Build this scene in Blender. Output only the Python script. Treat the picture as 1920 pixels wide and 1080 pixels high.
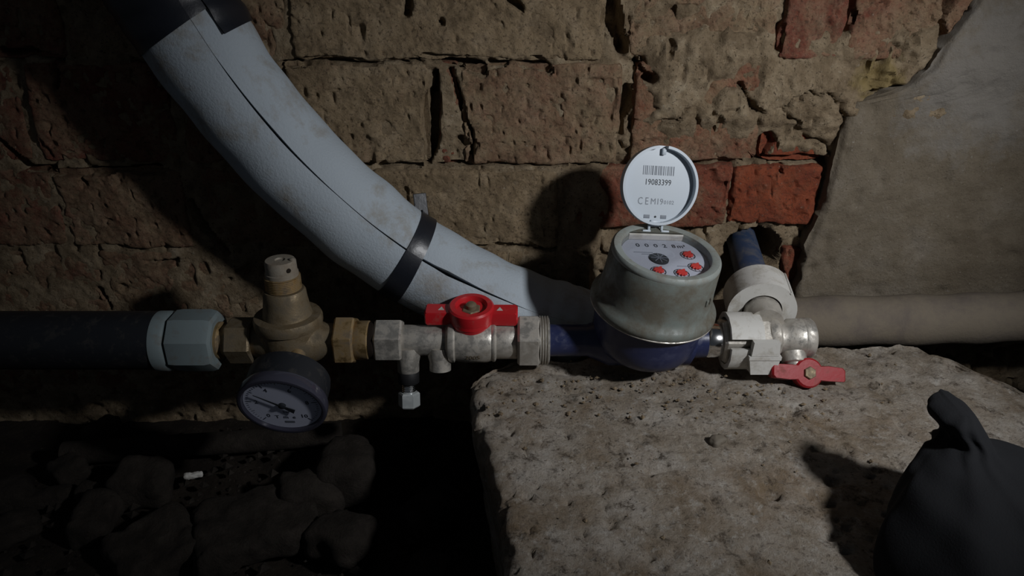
import bpy, math, random
import numpy as np
from mathutils import Matrix, Vector

# ------------------------------------------------------------------ scene, camera, light
scene = bpy.context.scene
for o in list(bpy.data.objects):
    bpy.data.objects.remove(o)
COL = scene.collection

PITCH = math.radians(25.0)
CAM = Vector((0.0, -0.525, 0.29))
FPX = 1400.0
cd = bpy.data.cameras.new('camera')
cd.sensor_width = 36.0
cd.lens = FPX / 1920.0 * 36.0
cd.clip_start = 0.01
cam = bpy.data.objects.new('camera', cd)
cam.location = CAM
cam.rotation_euler = (math.radians(90) - PITCH, 0, 0)
COL.objects.link(cam)
scene.camera = cam

scene.view_settings.view_transform = 'Standard'
scene.view_settings.look = 'None'
scene.view_settings.gamma = 1.0
scene.view_settings.use_curve_mapping = False
scene.view_settings.exposure = 0.0

world = bpy.data.worlds.new('cellar_gloom')
scene.world = world
world.use_nodes = True
world.node_tree.nodes['Background'].inputs['Color'].default_value = (0.75, 0.85, 1.0, 1)
world.node_tree.nodes['Background'].inputs['Strength'].default_value = 0.026

ld = bpy.data.lights.new('hand_torch', 'SPOT')
ld.energy = 11.3
ld.color = (0.97, 0.98, 1.0)
ld.shadow_soft_size = 0.022
ld.spot_size = math.radians(81)
ld.spot_blend = 1.0
torch = bpy.data.objects.new('hand_torch', ld)
torch.location = (0.445, -0.395, 0.385)
torch.rotation_euler = (Vector((0.14, 0.05, 0.075)) - torch.location).to_track_quat('-Z', 'Y').to_euler()
COL.objects.link(torch)

# ------------------------------------------------------------------ helpers
def pray(x, y):
    dx, dy = (x - 960) / FPX, (540 - y) / FPX
    s, c = math.sin(PITCH), math.cos(PITCH)
    return Vector((dx, dy * s + c, dy * c - s))

def at(x, y, Y):
    """world point seen at pixel x,y lying at depth plane Y"""
    d = pray(x, y)
    return CAM + d * ((Y - CAM.y) / d.y)

def atz(x, y, Z):
    d = pray(x, y)
    return CAM + d * ((Z - CAM.z) / d.z)

def zw(y, Y=0.10):
    return at(960, y, Y).z

def _hash(i, j, k, seed):
    h = (i * 374761393 + j * 668265263 + k * 2147483647 + seed * 1274126177) & 0xFFFFFFFF
    h = ((h ^ (h >> 13)) * 1274126177) & 0xFFFFFFFF
    h = h ^ (h >> 16)
    return (h & 0xFFFF).astype(np.float64) / 32767.5 - 1.0

def vnoise(p, seed=0):
    f = np.floor(p)
    t = p - f
    t = t * t * (3 - 2 * t)
    i = f.astype(np.int64)
    x, y, z = i[:, 0], i[:, 1], i[:, 2]
    out = 0
    for a in (0, 1):
        wx = t[:, 0] if a else 1 - t[:, 0]
        for b in (0, 1):
            wy = t[:, 1] if b else 1 - t[:, 1]
            for c in (0, 1):
                wz = t[:, 2] if c else 1 - t[:, 2]
                out = out + _hash(x + a, y + b, z + c, seed) * wx * wy * wz
    return out

def fbm(p, freq, octv=4, seed=0, gain=0.5):
    p = np.asarray(p, float)
    out = np.zeros(len(p)); amp = 1.0; tot = 0
    for o in range(octv):
        out += vnoise(p * freq + 17.3 * o, seed + o) * amp
        tot += amp; amp *= gain; freq *= 2.03
    return out / tot

def pits(p, freq, thr, seed):
    """0..1 where sparse noise dips : little holes"""
    n = vnoise(np.asarray(p) * freq, seed)
    return np.clip((n - thr) / (1 - thr), 0, 1)

def link(o, parent=None):
    COL.objects.link(o)
    if parent is not None:
        o.parent = parent
    return o

def tag(o, label=None, cat=None, group=None, kind=None):
    if label: o['label'] = label
    if cat: o['category'] = cat
    if group: o['group'] = group
    if kind: o['kind'] = kind
    return o

def thing(name, loc, label, cat, group=None):
    e = bpy.data.objects.new(name, None)
    e.empty_display_size = 0.01
    e.location = loc
    link(e)
    return tag(e, label, cat, group)

def wloc(o):
    v = Vector((0, 0, 0))
    while o is not None:
        v += o.location; o = o.parent
    return v

def mesh(name, geo, mat, parent=None, origin=None, smooth=40, label=None):
    """geo = (verts, faces) in world coordinates; parents are never rotated"""
    v, f = geo
    v = np.asarray(v, float).reshape(-1, 3)
    base = Vector(wloc(parent)) if parent is not None else Vector((0, 0, 0))
    if origin is None:
        origin = Vector(((v[:, 0].min() + v[:, 0].max()) / 2, (v[:, 1].min() + v[:, 1].max()) / 2, v[:, 2].min()))
    origin = Vector(origin)
    me = bpy.data.meshes.new(name)
    me.from_pydata((v - np.array(origin)).tolist(), [], f)
    me.validate()
    if smooth:
        me.shade_smooth()
        me.set_sharp_from_angle(angle=math.radians(smooth))
    me.materials.append(mat)
    o = bpy.data.objects.new(name, me)
    o.location = origin - base
    link(o, parent)
    if label: o['label'] = label
    return o

def join(*geos):
    V, F = [], []
    for v, f in geos:
        n = len(V)
        V.extend([tuple(p) for p in v])
        F.extend([tuple(i + n for i in q) for q in f])
    return V, F

def xf(geo, M):
    return [tuple(M @ Vector(p)) for p in geo[0]], geo[1]

def lathe(prof, seg=48, cap=True, poly=None):
    """revolve (r,z) about z"""
    V, F = [], []
    n = len(prof)
    for r, z in prof:
        for k in range(seg):
            a = 2 * math.pi * (k + 0.5) / seg
            V.append((r * math.cos(a), r * math.sin(a), z))
    for i in range(n - 1):
        for k in range(seg):
            k2 = (k + 1) % seg
            F.append((i * seg + k, i * seg + k2, (i + 1) * seg + k2, (i + 1) * seg + k))
    if cap:
        F.append(tuple(range(seg))[::-1])
        F.append(tuple((n - 1) * seg + k for k in range(seg)))
    return V, F

def ring(r0, r1, z0, z1, seg=48, bev=0.0006):
    """closed annulus"""
    p = [(r0, z0), (r1 - bev, z0), (r1, z0 + bev), (r1, z1 - bev), (r1 - bev, z1), (r0 + bev, z1), (r0, z1 - bev), (r0, z0)]
    return lathe(p, seg, cap=False)

def arc_ring(r0, r1, z0, z1, a0, a1, seg=40):
    V, F = [], []
    for k in range(seg + 1):
        a = a0 + (a1 - a0) * k / seg
        c, s = math.cos(a), math.sin(a)
        for r, z in ((r0, z0), (r1, z0), (r1, z1), (r0, z1)):
            V.append((r * c, r * s, z))
    for k in range(seg):
        for j in range(4):
            j2 = (j + 1) % 4
            F.append((k * 4 + j, k * 4 + j2, k * 4 + 4 + j2, k * 4 + 4 + j))
    F.append((0, 3, 2, 1)); b = seg * 4
    F.append((b, b + 1, b + 2, b + 3))
    return V, F

def hexa(r, z0, z1, n=6, ch=0.0012, rot=0):
    """bevelled polygonal nut, r = corner radius"""
    prof = [(r - ch, z0), (r, z0 + ch), (r, z1 - ch), (r - ch, z1)]
    g = lathe(prof, n)
    return xf(g, Matrix.Rotation(rot, 4, 'Z'))

def box(cx, cy, cz, sx, sy, sz, bev=0.0008):
    """chamfered box"""
    V, F = [], []
    hx, hy, hz = sx / 2, sy / 2, sz / 2
    b = min(bev, hx * .45, hy * .45, hz * .45)
    def ringv(ax, ay, z):
        return [(-ax + b, -ay, z), (ax - b, -ay, z), (ax, -ay + b, z), (ax, ay - b, z), (ax - b, ay, z), (-ax + b, ay, z), (-ax, ay - b, z), (-ax, -ay + b, z)]
    rows = [ringv(hx - b, hy - b, -hz), ringv(hx, hy, -hz + b), ringv(hx, hy, hz - b), ringv(hx - b, hy - b, hz)]
    for r in rows: V += r
    for i in range(3):
        for k in range(8):
            k2 = (k + 1) % 8
            F.append((i * 8 + k, i * 8 + k2, i * 8 + 8 + k2, i * 8 + 8 + k))
    F.append(tuple(range(8))[::-1]); F.append(tuple(24 + k for k in range(8)))
    return [(x + cx, y + cy, z + cz) for x, y, z in V], F

def frame(o, d, up=(0, 0, 1)):
    """matrix whose z axis is d, at point o"""
    z = Vector(d).normalized()
    u = Vector(up)
    x = u.cross(z)
    if x.length < 1e-5: x = Vector((1, 0, 0))
    x.normalize(); y = z.cross(x)
    M = Matrix((x, y, z)).transposed().to_4x4()
    M.translation = Vector(o)
    return M

def rodX(prof, c, seg=48):
    """lathe whose axis is world +X through point c; prof = (r, X offset)"""
    return xf(lathe(prof, seg), frame(c, (1, 0, 0)))

def spline(pts, n):
    P = [np.array(p, float) for p in pts]
    P = [2 * P[0] - P[1]] + P + [2 * P[-1] - P[-2]]
    out = []
    m = len(P) - 3
    for i in range(n + 1):
        t = i / n * m
        k = min(int(t), m - 1); t -= k
        a, b, c, d = P[k:k + 4]
        out.append(0.5 * ((2 * b) + (-a + c) * t + (2 * a - 5 * b + 4 * c - d) * t * t + (-a + 3 * b - 3 * c + d) * t ** 3))
    return np.array(out)

def frames(path, ref):
    """per point (tangent, n1, n2) with n1 near ref direction"""
    T = np.gradient(path, axis=0)
    T /= np.linalg.norm(T, axis=1)[:, None]
    N1 = []
    for t, p in zip(T, path):
        r = np.array(ref(p) if callable(ref) else ref, float)
        n = r - t * np.dot(r, t); n /= np.linalg.norm(n)
        N1.append(n)
    N1 = np.array(N1)
    return T, N1, np.cross(T, N1)

def tube(path, rad, seg=32, ref=(0, 0.01, 1)):
    path = np.asarray(path, float)
    T, A, B = frames(path, ref)
    rad = np.broadcast_to(rad, len(path))
    V, F = [], []
    for p, a, b, r in zip(path, A, B, rad):
        for k in range(seg):
            t = 2 * math.pi * k / seg
            V.append(tuple(p + r * (math.cos(t) * a + math.sin(t) * b)))
    for i in range(len(path) - 1):
        for k in range(seg):
            k2 = (k + 1) % seg
            F.append((i * seg + k, i * seg + k2, (i + 1) * seg + k2, (i + 1) * seg + k))
    F.append(tuple(range(seg))[::-1])
    F.append(tuple((len(path) - 1) * seg + k for k in range(seg)))
    return V, F

def rough_box(lo, hi, res, rnd, disp, sides='xXyYzZ', warp=None):
    """rounded box of dense grid faces, displaced along its normal by disp(points, normals)"""
    lo, hi = np.array(lo, float), np.array(hi, float)
    c = (lo + hi) / 2; h = (hi - lo) / 2
    idx = {}
    P, F = [], []
    def axis_n(a):
        return max(2, int(round((hi[a] - lo[a]) / (res[a] if hasattr(res, '__len__') else res))))
    def vid(key, p):
        if key not in idx:
            idx[key] = len(P); P.append(p)
        return idx[key]
    n = [axis_n(a) for a in range(3)]
    for s in sides:
        ax = 'xyz'.index(s.lower()); top = s.isupper()
        u, v = [(1, 2), (2, 0), (0, 1)][ax]
        grid = {}
        for i in range(n[u] + 1):
            for j in range(n[v] + 1):
                k = [0, 0, 0]; k[ax] = n[ax] if top else 0; k[u] = i; k[v] = j
                p = [lo[q] + (hi[q] - lo[q]) * k[q] / n[q] for q in range(3)]
                grid[i, j] = vid(tuple(k), p)
        for i in range(n[u]):
            for j in range(n[v]):
                q = (grid[i, j], grid[i + 1, j], grid[i + 1, j + 1], grid[i, j + 1])
                F.append(q if top else q[::-1])
    P = np.array(P)
    r = min(rnd, h.min() * .9)
    inner = np.clip(P, lo + r, hi - r)
    d = P - inner
    L = np.linalg.norm(d, axis=1)
    N = d / np.maximum(L, 1e-9)[:, None]
    P = inner + N * r
    P = P + N * disp(P, N)[:, None]
    if warp is not None: P = warp(P)
    return P, F

def text(name, body, size, M, mat, parent, align='CENTER', sx=1.0):
    cu = bpy.data.curves.new(name, 'FONT')
    cu.body = body; cu.size = size; cu.align_x = align; cu.align_y = 'CENTER'
    cu.extrude = 0.00005; cu.resolution_u = 2
    t = bpy.data.objects.new(name + '_tmp', cu)
    COL.objects.link(t)
    dg = bpy.context.evaluated_depsgraph_get()
    me = bpy.data.meshes.new_from_object(t.evaluated_get(dg))
    v = [tuple(M @ Vector((p.co.x * sx, p.co.y, p.co.z))) for p in me.vertices]
    f = [tuple(p.vertices) for p in me.polygons]
    bpy.data.objects.remove(t); bpy.data.curves.remove(cu); bpy.data.meshes.remove(me)
    return mesh(name, (v, f), mat, parent, smooth=0)

# ------------------------------------------------------------------ materials
class NT:
    def __init__(s, name):
        s.m = bpy.data.materials.new(name); s.m.use_nodes = True
        s.t = s.m.node_tree; s.n = s.t.nodes
        s.b = s.n['Principled BSDF']
    def new(s, typ, **kw):
        x = s.n.new(typ)
        for k, v in kw.items():
            if k in x.inputs: x.inputs[k].default_value = v
            else: setattr(x, k, v)
        return x
    def l(s, a, b): s.t.links.new(a, b)
    def pos(s):
        if not hasattr(s, '_p'): s._p = s.n.new('ShaderNodeNewGeometry').outputs['Position']
        return s._p
    def noise(s, scale, detail=5, rough=.6, w=0.0, dist=0.0):
        x = s.n.new('ShaderNodeTexNoise')
        x.noise_dimensions = '4D'
        x.inputs['Scale'].default_value = scale; x.inputs['Detail'].default_value = detail
        x.inputs['Roughness'].default_value = rough; x.inputs['W'].default_value = w
        x.inputs['Distortion'].default_value = dist
        s.l(s.pos(), x.inputs['Vector'])
        return x.outputs['Fac']
    def ramp(s, fac, stops):
        r = s.n.new('ShaderNodeValToRGB')
        e = r.color_ramp.elements
        while len(e) < len(stops): e.new(0.5)
        for q, (p, c) in zip(e, stops):
            q.position = p; q.color = (c, c, c, 1) if not hasattr(c, '__len__') else (*c, 1)
        s.l(fac, r.inputs['Fac'])
        return r.outputs['Color']
    def mix(s, fac, a, b, typ='MIX'):
        x = s.n.new('ShaderNodeMix'); x.data_type = 'RGBA'; x.blend_type = typ
        for val, sock in ((fac, x.inputs[0]), (a, x.inputs[6]), (b, x.inputs[7])):
            if hasattr(val, 'is_output'): s.l(val, sock)
            elif hasattr(val, '__len__'): sock.default_value = (*val, 1)
            else: sock.default_value = val
        return x.outputs[2]
    def math(s, op, a, b=0.0, clamp=False):
        x = s.n.new('ShaderNodeMath'); x.operation = op; x.use_clamp = clamp
        for val, sock in ((a, x.inputs[0]), (b, x.inputs[1])):
            if hasattr(val, 'is_output'): s.l(val, sock)
            else: sock.default_value = val
        return x.outputs[0]
    def bump(s, h, strength=.5, dist=.001, prev=None):
        x = s.n.new('ShaderNodeBump')
        x.inputs['Strength'].default_value = strength; x.inputs['Distance'].default_value = dist
        s.l(h, x.inputs['Height'])
        if prev is not None: s.l(prev, x.inputs['Normal'])
        s.l(x.outputs[0], s.b.inputs['Normal'])
        return x.outputs[0]
    def set(s, color=None, rough=None, metal=None, spec=None):
        for val, k in ((color, 'Base Color'), (rough, 'Roughness'), (metal, 'Metallic'), (spec, 'Specular IOR Level')):
            if val is None: continue
            if hasattr(val, 'is_output'): s.l(val, s.b.inputs[k])
            elif hasattr(val, '__len__'): s.b.inputs[k].default_value = (*val, 1)
            else: s.b.inputs[k].default_value = val
        return s

def m_brick():
    s = NT('dusty_brick')
    info = s.new('ShaderNodeObjectInfo')
    sep = s.new('ShaderNodeSeparateColor'); s.l(info.outputs['Color'], sep.inputs[0])
    dust, orange = sep.outputs[0], sep.outputs[1]
    red = s.ramp(s.noise(60, 6, .65, 1), [(.3, (.13, .045, .032)), (.5, (.24, .080, .052)), (.72, (.29, .14, .10))])
    org = s.ramp(s.noise(45, 6, .6, 2), [(.3, (.17, .036, .02)), (.55, (.36, .085, .033)), (.75, (.32, .13, .07))])
    base = s.mix(orange, red, org)
    tan = s.ramp(s.noise(38, 8, .7, 3), [(.25, (.17, .118, .066)), (.5, (.36, .265, .16)), (.75, (.48, .375, .25))])
    big = s.noise(22, 6, .7, 5, .4)
    # dust threshold : more dust -> more covered
    k = s.math('ADD', big, s.math('SUBTRACT', dust, .5))
    k = s.math('ADD', k, s.math('MULTIPLY', s.math('SUBTRACT', s.noise(150, 6, .75, 17), .5), .55))
    cov = s.ramp(k, [(.34, 0.0), (.52, .55), (.78, 1.0)])
    col = s.mix(cov, base, tan)
    drk = s.ramp(s.noise(70, 8, .72, 21), [(.32, 1.0), (.5, 0.0)])
    col = s.mix(s.math('MULTIPLY', drk, .55), col, (.10, .068, .042))
    speck = s.ramp(s.noise(420, 3, .6, 9), [(.36, 1.0), (.44, 0.0)])
    col = s.mix(s.math('MULTIPLY', speck, .6), col, (.07, .045, .03))
    pale = s.ramp(s.noise(260, 3, .6, 12), [(.66, 0.0), (.74, 1.0)])
    col = s.mix(s.math('MULTIPLY', pale, .45), col, (.55, .48, .38))
    s.set(col, .92, 0, .25)
    b = s.bump(s.noise(210, 9, .74, 4), 1.0, .0050)
    s.bump(s.noise(900, 4, .7, 7), .8, .0012, b)
    return s.m

def m_rough(name, stops, sc=40, fine=500, rough=.92, spec=.2, bump=(1.0, .0045), specks=None, pale=None, w=0, patch=None):
    s = NT(name)
    col = s.ramp(s.noise(sc, 8, .68, w + 1), stops)
    if specks:
        sp = s.ramp(s.noise(fine, 3, .6, w + 5), [(.33, 1.0), (.42, 0.0)])
        col = s.mix(s.math('MULTIPLY', sp, .8), col, specks)
    if pale:
        sp = s.ramp(s.noise(fine * .6, 3, .6, w + 8), [(.64, 0.0), (.72, 1.0)])
        col = s.mix(s.math('MULTIPLY', sp, .6), col, pale)
    if patch:      # a stain with a ragged outline of its own
        pc = at(*patch[0], .1)
        vd = s.new('ShaderNodeVectorMath', operation='DISTANCE'); s.l(s.pos(), vd.inputs[0]); vd.inputs[1].default_value = pc
        dd = s.math('ADD', s.math('DIVIDE', vd.outputs['Value'], patch[1]), s.math('MULTIPLY', s.math('SUBTRACT', s.noise(35, 6, .7, w + 11), .5), 2.2))
        col = s.mix(s.math('MULTIPLY', s.ramp(dd, [(.45, 1.0), (1.0, 0.0)]), .75), col, patch[2])
    s.set(col, rough, 0, spec)
    b = s.bump(s.noise(200, 9, .74, w + 2), bump[0], bump[1])
    s.bump(s.noise(1200, 4, .7, w + 3), .4, .0006, b)
    return s.m

def m_concrete():
    s = NT('pitted_concrete')
    col = s.ramp(s.noise(26, 9, .72, 1), [(.28, (.20, .155, .105)), (.45, (.37, .315, .25)), (.66, (.54, .49, .43))])
    rust = s.ramp(s.noise(17, 8, .74, 31, .3), [(.46, 0.0), (.66, 1.0)])
    col = s.mix(s.math('MULTIPLY', rust, .75), col, (.21, .135, .065))
    sp = s.ramp(s.noise(75, 9, .82, 5), [(.39, 1.0), (.46, 0.0)])
    col = s.mix(s.math('MULTIPLY', sp, .85), col, (.07, .048, .03))
    sp2 = s.ramp(s.noise(300, 5, .75, 15), [(.36, 1.0), (.45, 0.0)])
    col = s.mix(s.math('MULTIPLY', sp2, .6), col, (.09, .065, .045))
    pl = s.ramp(s.noise(120, 6, .75, 8), [(.54, 0.0), (.66, 1.0)])
    col = s.mix(s.math('MULTIPLY', pl, .55), col, (.66, .63, .58))
    s.set(col, .85, 0, .3)
    b = s.bump(s.noise(120, 9, .76, 2), 1.0, .0060)
    s.bump(sp, .5, -.0015, b)
    return s.m

def m_simple(name, color, rough=.5, metal=0.0, spec=.5, dirt=None, dirt_amt=.5, dscale=90, bump=0.0, bscale=400, bdist=.0005, w=0, dmetal=.05):
    s = NT(name)
    col = color
    if dirt is not None:
        lo = .62 - dirt_amt * .45
        f = s.ramp(s.noise(dscale, 7, .7, w + 3, .3), [(lo, 0.0), (lo + .22, 1.0)])
        col = s.mix(f, color, dirt)
        r = s.mix(f, (rough,) * 3, (.9,) * 3)
        s.l(r, s.b.inputs['Roughness'])
        if metal:
            mm = s.mix(f, (metal,) * 3, (dmetal,) * 3)
            s.l(mm, s.b.inputs['Metallic'])
        s.set(col, None, None, spec)
    else:
        s.set(col, rough, metal, spec)
    if bump: s.bump(s.noise(bscale, 5, .65, w + 7), bump, bdist)
    return s.m

def m_clear(name, tint=(1, 1, 1), gloss=.06, rough=.05):
    m = bpy.data.materials.new(name); m.use_nodes = True
    t = m.node_tree; t.nodes.clear()
    out = t.nodes.new('ShaderNodeOutputMaterial')
    tr = t.nodes.new('ShaderNodeBsdfTransparent'); tr.inputs[0].default_value = (*tint, 1)
    gl = t.nodes.new('ShaderNodeBsdfGlossy'); gl.inputs['Roughness'].default_value = rough
    fr = t.nodes.new('ShaderNodeLayerWeight'); fr.inputs[0].default_value = .35
    mx = t.nodes.new('ShaderNodeMixShader')
    mu = t.nodes.new('ShaderNodeMath'); mu.operation = 'MULTIPLY_ADD'
    mu.inputs[1].default_value = .3; mu.inputs[2].default_value = gloss
    t.links.new(fr.outputs['Fresnel'], mu.inputs[0]); t.links.new(mu.outputs[0], mx.inputs[0])
    t.links.new(tr.outputs[0], mx.inputs[1]); t.links.new(gl.outputs[0], mx.inputs[2])
    t.links.new(mx.outputs[0], out.inputs[0])
    return m

DUST = (.23, .19, .145)
M = dict(
    brick=m_brick(),
    mortar=m_rough('crumbling_mortar', [(.25, (.13, .09, .052)), (.45, (.25, .185, .115)), (.58, (.35, .27, .175)), (.75, (.46, .38, .27))], 48, 420, specks=(.06, .04, .025), pale=(.5, .44, .34), patch=((1650, 148), .022, (.29, .215, .08))),
    render=m_rough('cement_render', [(.25, (.095, .072, .046)), (.5, (.165, .135, .097)), (.75, (.25, .22, .18))], 14, 600, rough=.85, spec=.25, bump=(.8, .0035), specks=(.10, .075, .05), pale=(.32, .29, .25), w=20, patch=((1835, 135), .080, (.215, .20, .18))),
    concrete=m_concrete(),
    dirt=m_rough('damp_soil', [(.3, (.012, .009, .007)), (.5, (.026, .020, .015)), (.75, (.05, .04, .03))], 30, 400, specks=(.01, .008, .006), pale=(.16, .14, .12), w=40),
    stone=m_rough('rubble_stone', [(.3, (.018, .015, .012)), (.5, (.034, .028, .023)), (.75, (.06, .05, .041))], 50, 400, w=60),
    foam=m_simple('grey_foam', (.38, .43, .475), .8, 0, .25, dirt=(.24, .20, .14), dirt_amt=.24, dscale=26, bump=.7, bscale=520, bdist=.0009),
    foam_dusty=m_simple('dusty_lagging', (.115, .095, .08), .9, 0, .2, dirt=(.15, .125, .095), dirt_amt=.6, dscale=40, bump=.5, bscale=260, bdist=.001),
    tape=m_simple('black_tape', (.012, .014, .02), .36, 0, .5, bump=.25, bscale=120, bdist=.001),
    black=m_simple('black_plastic', (.016, .018, .022), .5, 0, .4, dirt=(.05, .045, .04), dirt_amt=.2, bump=.1),
    blackrub=m_simple('black_collar', (.012, .012, .013), .6, 0, .3),
    greypl=m_simple('grey_plastic', (.20, .245, .255), .5, 0, .4, dirt=(.17, .16, .14), dirt_amt=.25, bump=.1),
    brass=m_simple('dull_brass', (.46, .31, .14), .33, .85, .5, dirt=(.16, .12, .075), dirt_amt=.5, bump=.2, bscale=500),
    bronze=m_simple('cast_bronze', (.25, .19, .115), .45, .6, .5, dirt=(.13, .105, .07), dirt_amt=.45, bump=.45, bscale=700),
    steel=m_simple('worn_nickel', (.50, .475, .43), .32, .70, .5, dirt=(.40, .37, .325), dirt_amt=.45, dmetal=.5, dscale=120, bump=.25, bscale=500),
    chrome=m_simple('bright_chrome', (.75, .75, .75), .16, 1.0, .5),
    zinc=m_simple('zinc_plug', (.58, .62, .62), .35, .5, .5, dirt=(.35, .36, .35), dirt_amt=.3),
    capgrey=m_simple('grey_cap', (.30, .27, .22), .6, .15, .4, dirt=DUST, dirt_amt=.5, bump=.4, bscale=600),
    red=m_simple('red_lacquer', (.50, .016, .022), .3, 0, .5, dirt=(.30, .11, .09), dirt_amt=.16, bump=.15, bscale=300),
    redworn=m_simple('worn_red_lacquer', (.27, .007, .011), .42, 0, .4, dirt=(.17, .075, .06), dirt_amt=.22, bump=.2, bscale=300),
    blue=m_simple('blue_lacquer', (.018, .024, .070), .3, 0, .5, dirt=(.045, .05, .10), dirt_amt=.3, bump=.1),
    bluepipe=m_simple('blue_plastic', (.025, .042, .085), .5, 0, .4, dirt=(.07, .07, .08), dirt_amt=.4),
    shroud=m_simple('dusty_grey_green_plastic', (.15, .17, .155), .42, 0, .45, dirt=(.10, .09, .068), dirt_amt=.55, dscale=45, bump=.25, bscale=300),
    ringgrey=m_simple('pale_grey_plastic', (.24, .265, .25), .5, 0, .4, dirt=(.19, .175, .145), dirt_amt=.35, dscale=80, bump=.2, bscale=300),
    white=m_simple('white_plastic', (.45, .50, .55), .45, 0, .4),
    whitedirty=m_simple('soiled_white_plastic', (.53, .52, .49), .5, 0, .4, dirt=(.30, .27, .22), dirt_amt=.28, dscale=70, bump=.1),
    dial=m_simple('dial_white', (.46, .49, .54), .5, 0, .3),
    gdial=m_simple('gauge_dial_white', (.82, .86, .98), .5, 0, .3),
    ink=m_simple('black_ink', (.03, .035, .04), .6, 0, .2),
    inkfade=m_simple('faded_grey_ink', (.20, .22, .25), .6, 0, .2),
    pointer=m_simple('red_pointer', (.60, .05, .04), .5, 0, .3),
    clear=m_clear('clear_plastic', (.97, .97, 1.0), .03, .06),
    clearrim=m_simple('smoky_plastic_rim', (.05, .05, .07), .12, 0, .6),
    cloth=m_simple('black_cloth', (.010, .0105, .012), .9, 0, .15, bump=.5, bscale=900, bdist=.0006),
    pebble=m_simple('brown_pebble', (.13, .11, .085), .7, 0, .3),
    hole=m_simple('near_black', (.02, .015, .012), .95, 0, .1),  # near black: shade inside slit and cap hole as colour, plus dark seal
)

# ------------------------------------------------------------------ setting : brick wall
rnd = random.Random(7)
WY = 0.100
def wX(x, y, Y=WY): return at(x, y, Y).x
HOLE = at(1402, 472, 0.115)
GAPC = at(1414, 472, 0.115)
EDGE_PX = [(-130, 1925), (-60, 1878), (0, 1832), (70, 1776), (130, 1742), (165, 1690), (182, 1640), (190, 1600), (230, 1582), (300, 1568), (380, 1546), (440, 1524), (500, 1500), (560, 1488), (700, 1478)]
EDGE = sorted([(at(x, y, .1).z, at(x, y, .1).x) for y, x in EDGE_PX])
EZ = np.array([e[0] for e in EDGE]); EX = np.array([e[1] for e in EDGE])

def smooth(a, b, x):
    t = np.clip((x - a) / (b - a), 0, 1); return t * t * (3 - 2 * t)

GOUGES = [  # broken joints and cracks : pixel path on the wall, half width, depth
    ([(1152, -40), (1150, 40), (1158, 78), (1166, 95)], .0075, .026),
    ([(1190, 112), (1206, 138), (1216, 148)], .0055, .016), ([(1256, 85), (1256, 105)], .003, .008),
    ([(1180, 165), (1170, 215), (1160, 252)], .0045, .018),
    ([(1446, 266), (1432, 292), (1420, 303)], .0065, .020), ([(1405, 303), (1500, 306), (1568, 309)], .0030, .016),
    ([(525, 118), (560, 114), (640, 117), (700, 116)], .0020, .014), ([(705, 116), (760, 112), (800, 110)], .0018, .012),
    ([(795, 106), (840, 116), (905, 130)], .0035, .018), ([(920, 116), (990, 118), (1032, 128)], .0026, .014),
    ([(600, 308), (700, 307), (790, 308)], .0014, .010), ([(800, 306), (900, 309), (1000, 307), (1150, 309)], .0014, .012),
    ([(815, 140), (812, 200), (810, 260), (806, 300)], .0048, .022), ([(845, 138), (862, 180), (876, 230), (886, 262), (880, 300)], .0030, .014), ([(866, 262), (880, 275)], .004, .010),
    ([(768, 0), (764, 22)], .0042, .010), ([(827, 42), (829, 46)], .0030, .007), ([(955, 0), (985, 20)], .0035, .010), ([(1006, 112), (1028, 128)], .004, .010),
    ([(1700, 175), (1745, 130), (1770, 95), (1782, 40), (1790, 0)], .0038, .014), ([(1620, 182), (1700, 166), (1760, 140), (1800, 70), (1830, 10)], .0022, .012),
    ([(1604, -10), (1608, 30), (1596, 62)], .0022, .012), ([(1468, 50), (1460, 90)], .003, .008), ([(1388, 160), (1410, 200), (1430, 215)], .003, .008),
    ([(0, 95), (60, 97), (110, 112)], .0026, .014), ([(-10, 260), (25, 290), (55, 318), (110, 325), (170, 322), (290, 318)], .0032, .016), ([(150, 332), (158, 345)], .002, .008),
    ([(352, 380), (375, 420), (400, 450), (425, 475)], .0035, .016), ([(100, 118), (104, 165)], .0022, .010), ([(185, 545), (205, 575)], .003, .012), ([(270, 492), (330, 490)], .0022, .009),
    ([(860, 455), (950, 462), (1045, 470)], .0018, .010), ([(1475, 320), (1478, 335)], .0018, .006),
]
GSEG = []
for path, w, dep in GOUGES:
    q = [at(x, y, WY) for x, y in path]
    for a, b in zip(q[:-1], q[1:]): GSEG.append((a.x, a.z, b.x, b.z, w, dep))
def gouge(P):
    """depth of broken joints at wall points"""
    out = np.zeros(len(P))
    if len(P) == 0: return out
    jx = P[:, 0] + .0030 * fbm(P * np.array([1, 0, 1]), 70, 3, 801)
    jz = P[:, 2] + .0030 * fbm(P * np.array([1, 0, 1]), 70, 3, 802)
    wv = 1 + .7 * vnoise(P * np.array([60, 0, 60]), 803)
    x0, x1, z0, z1 = P[:, 0].min() - .02, P[:, 0].max() + .02, P[:, 2].min() - .02, P[:, 2].max() + .02
    for ax, az, bx, bz, w, dep in GSEG:
        if max(ax, bx) < x0 or min(ax, bx) > x1 or max(az, bz) < z0 or min(az, bz) > z1: continue
        dx, dz = bx - ax, bz - az
        t = np.clip(((jx - ax) * dx + (jz - az) * dz) / (dx * dx + dz * dz + 1e-12), 0, 1)
        d = np.hypot(jx - ax - t * dx, jz - az - t * dz) / (w * np.clip(wv, .35, 1.7))
        out = np.maximum(out, dep * (1 - smooth(.45, 1.15, d)))
    return out

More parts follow.
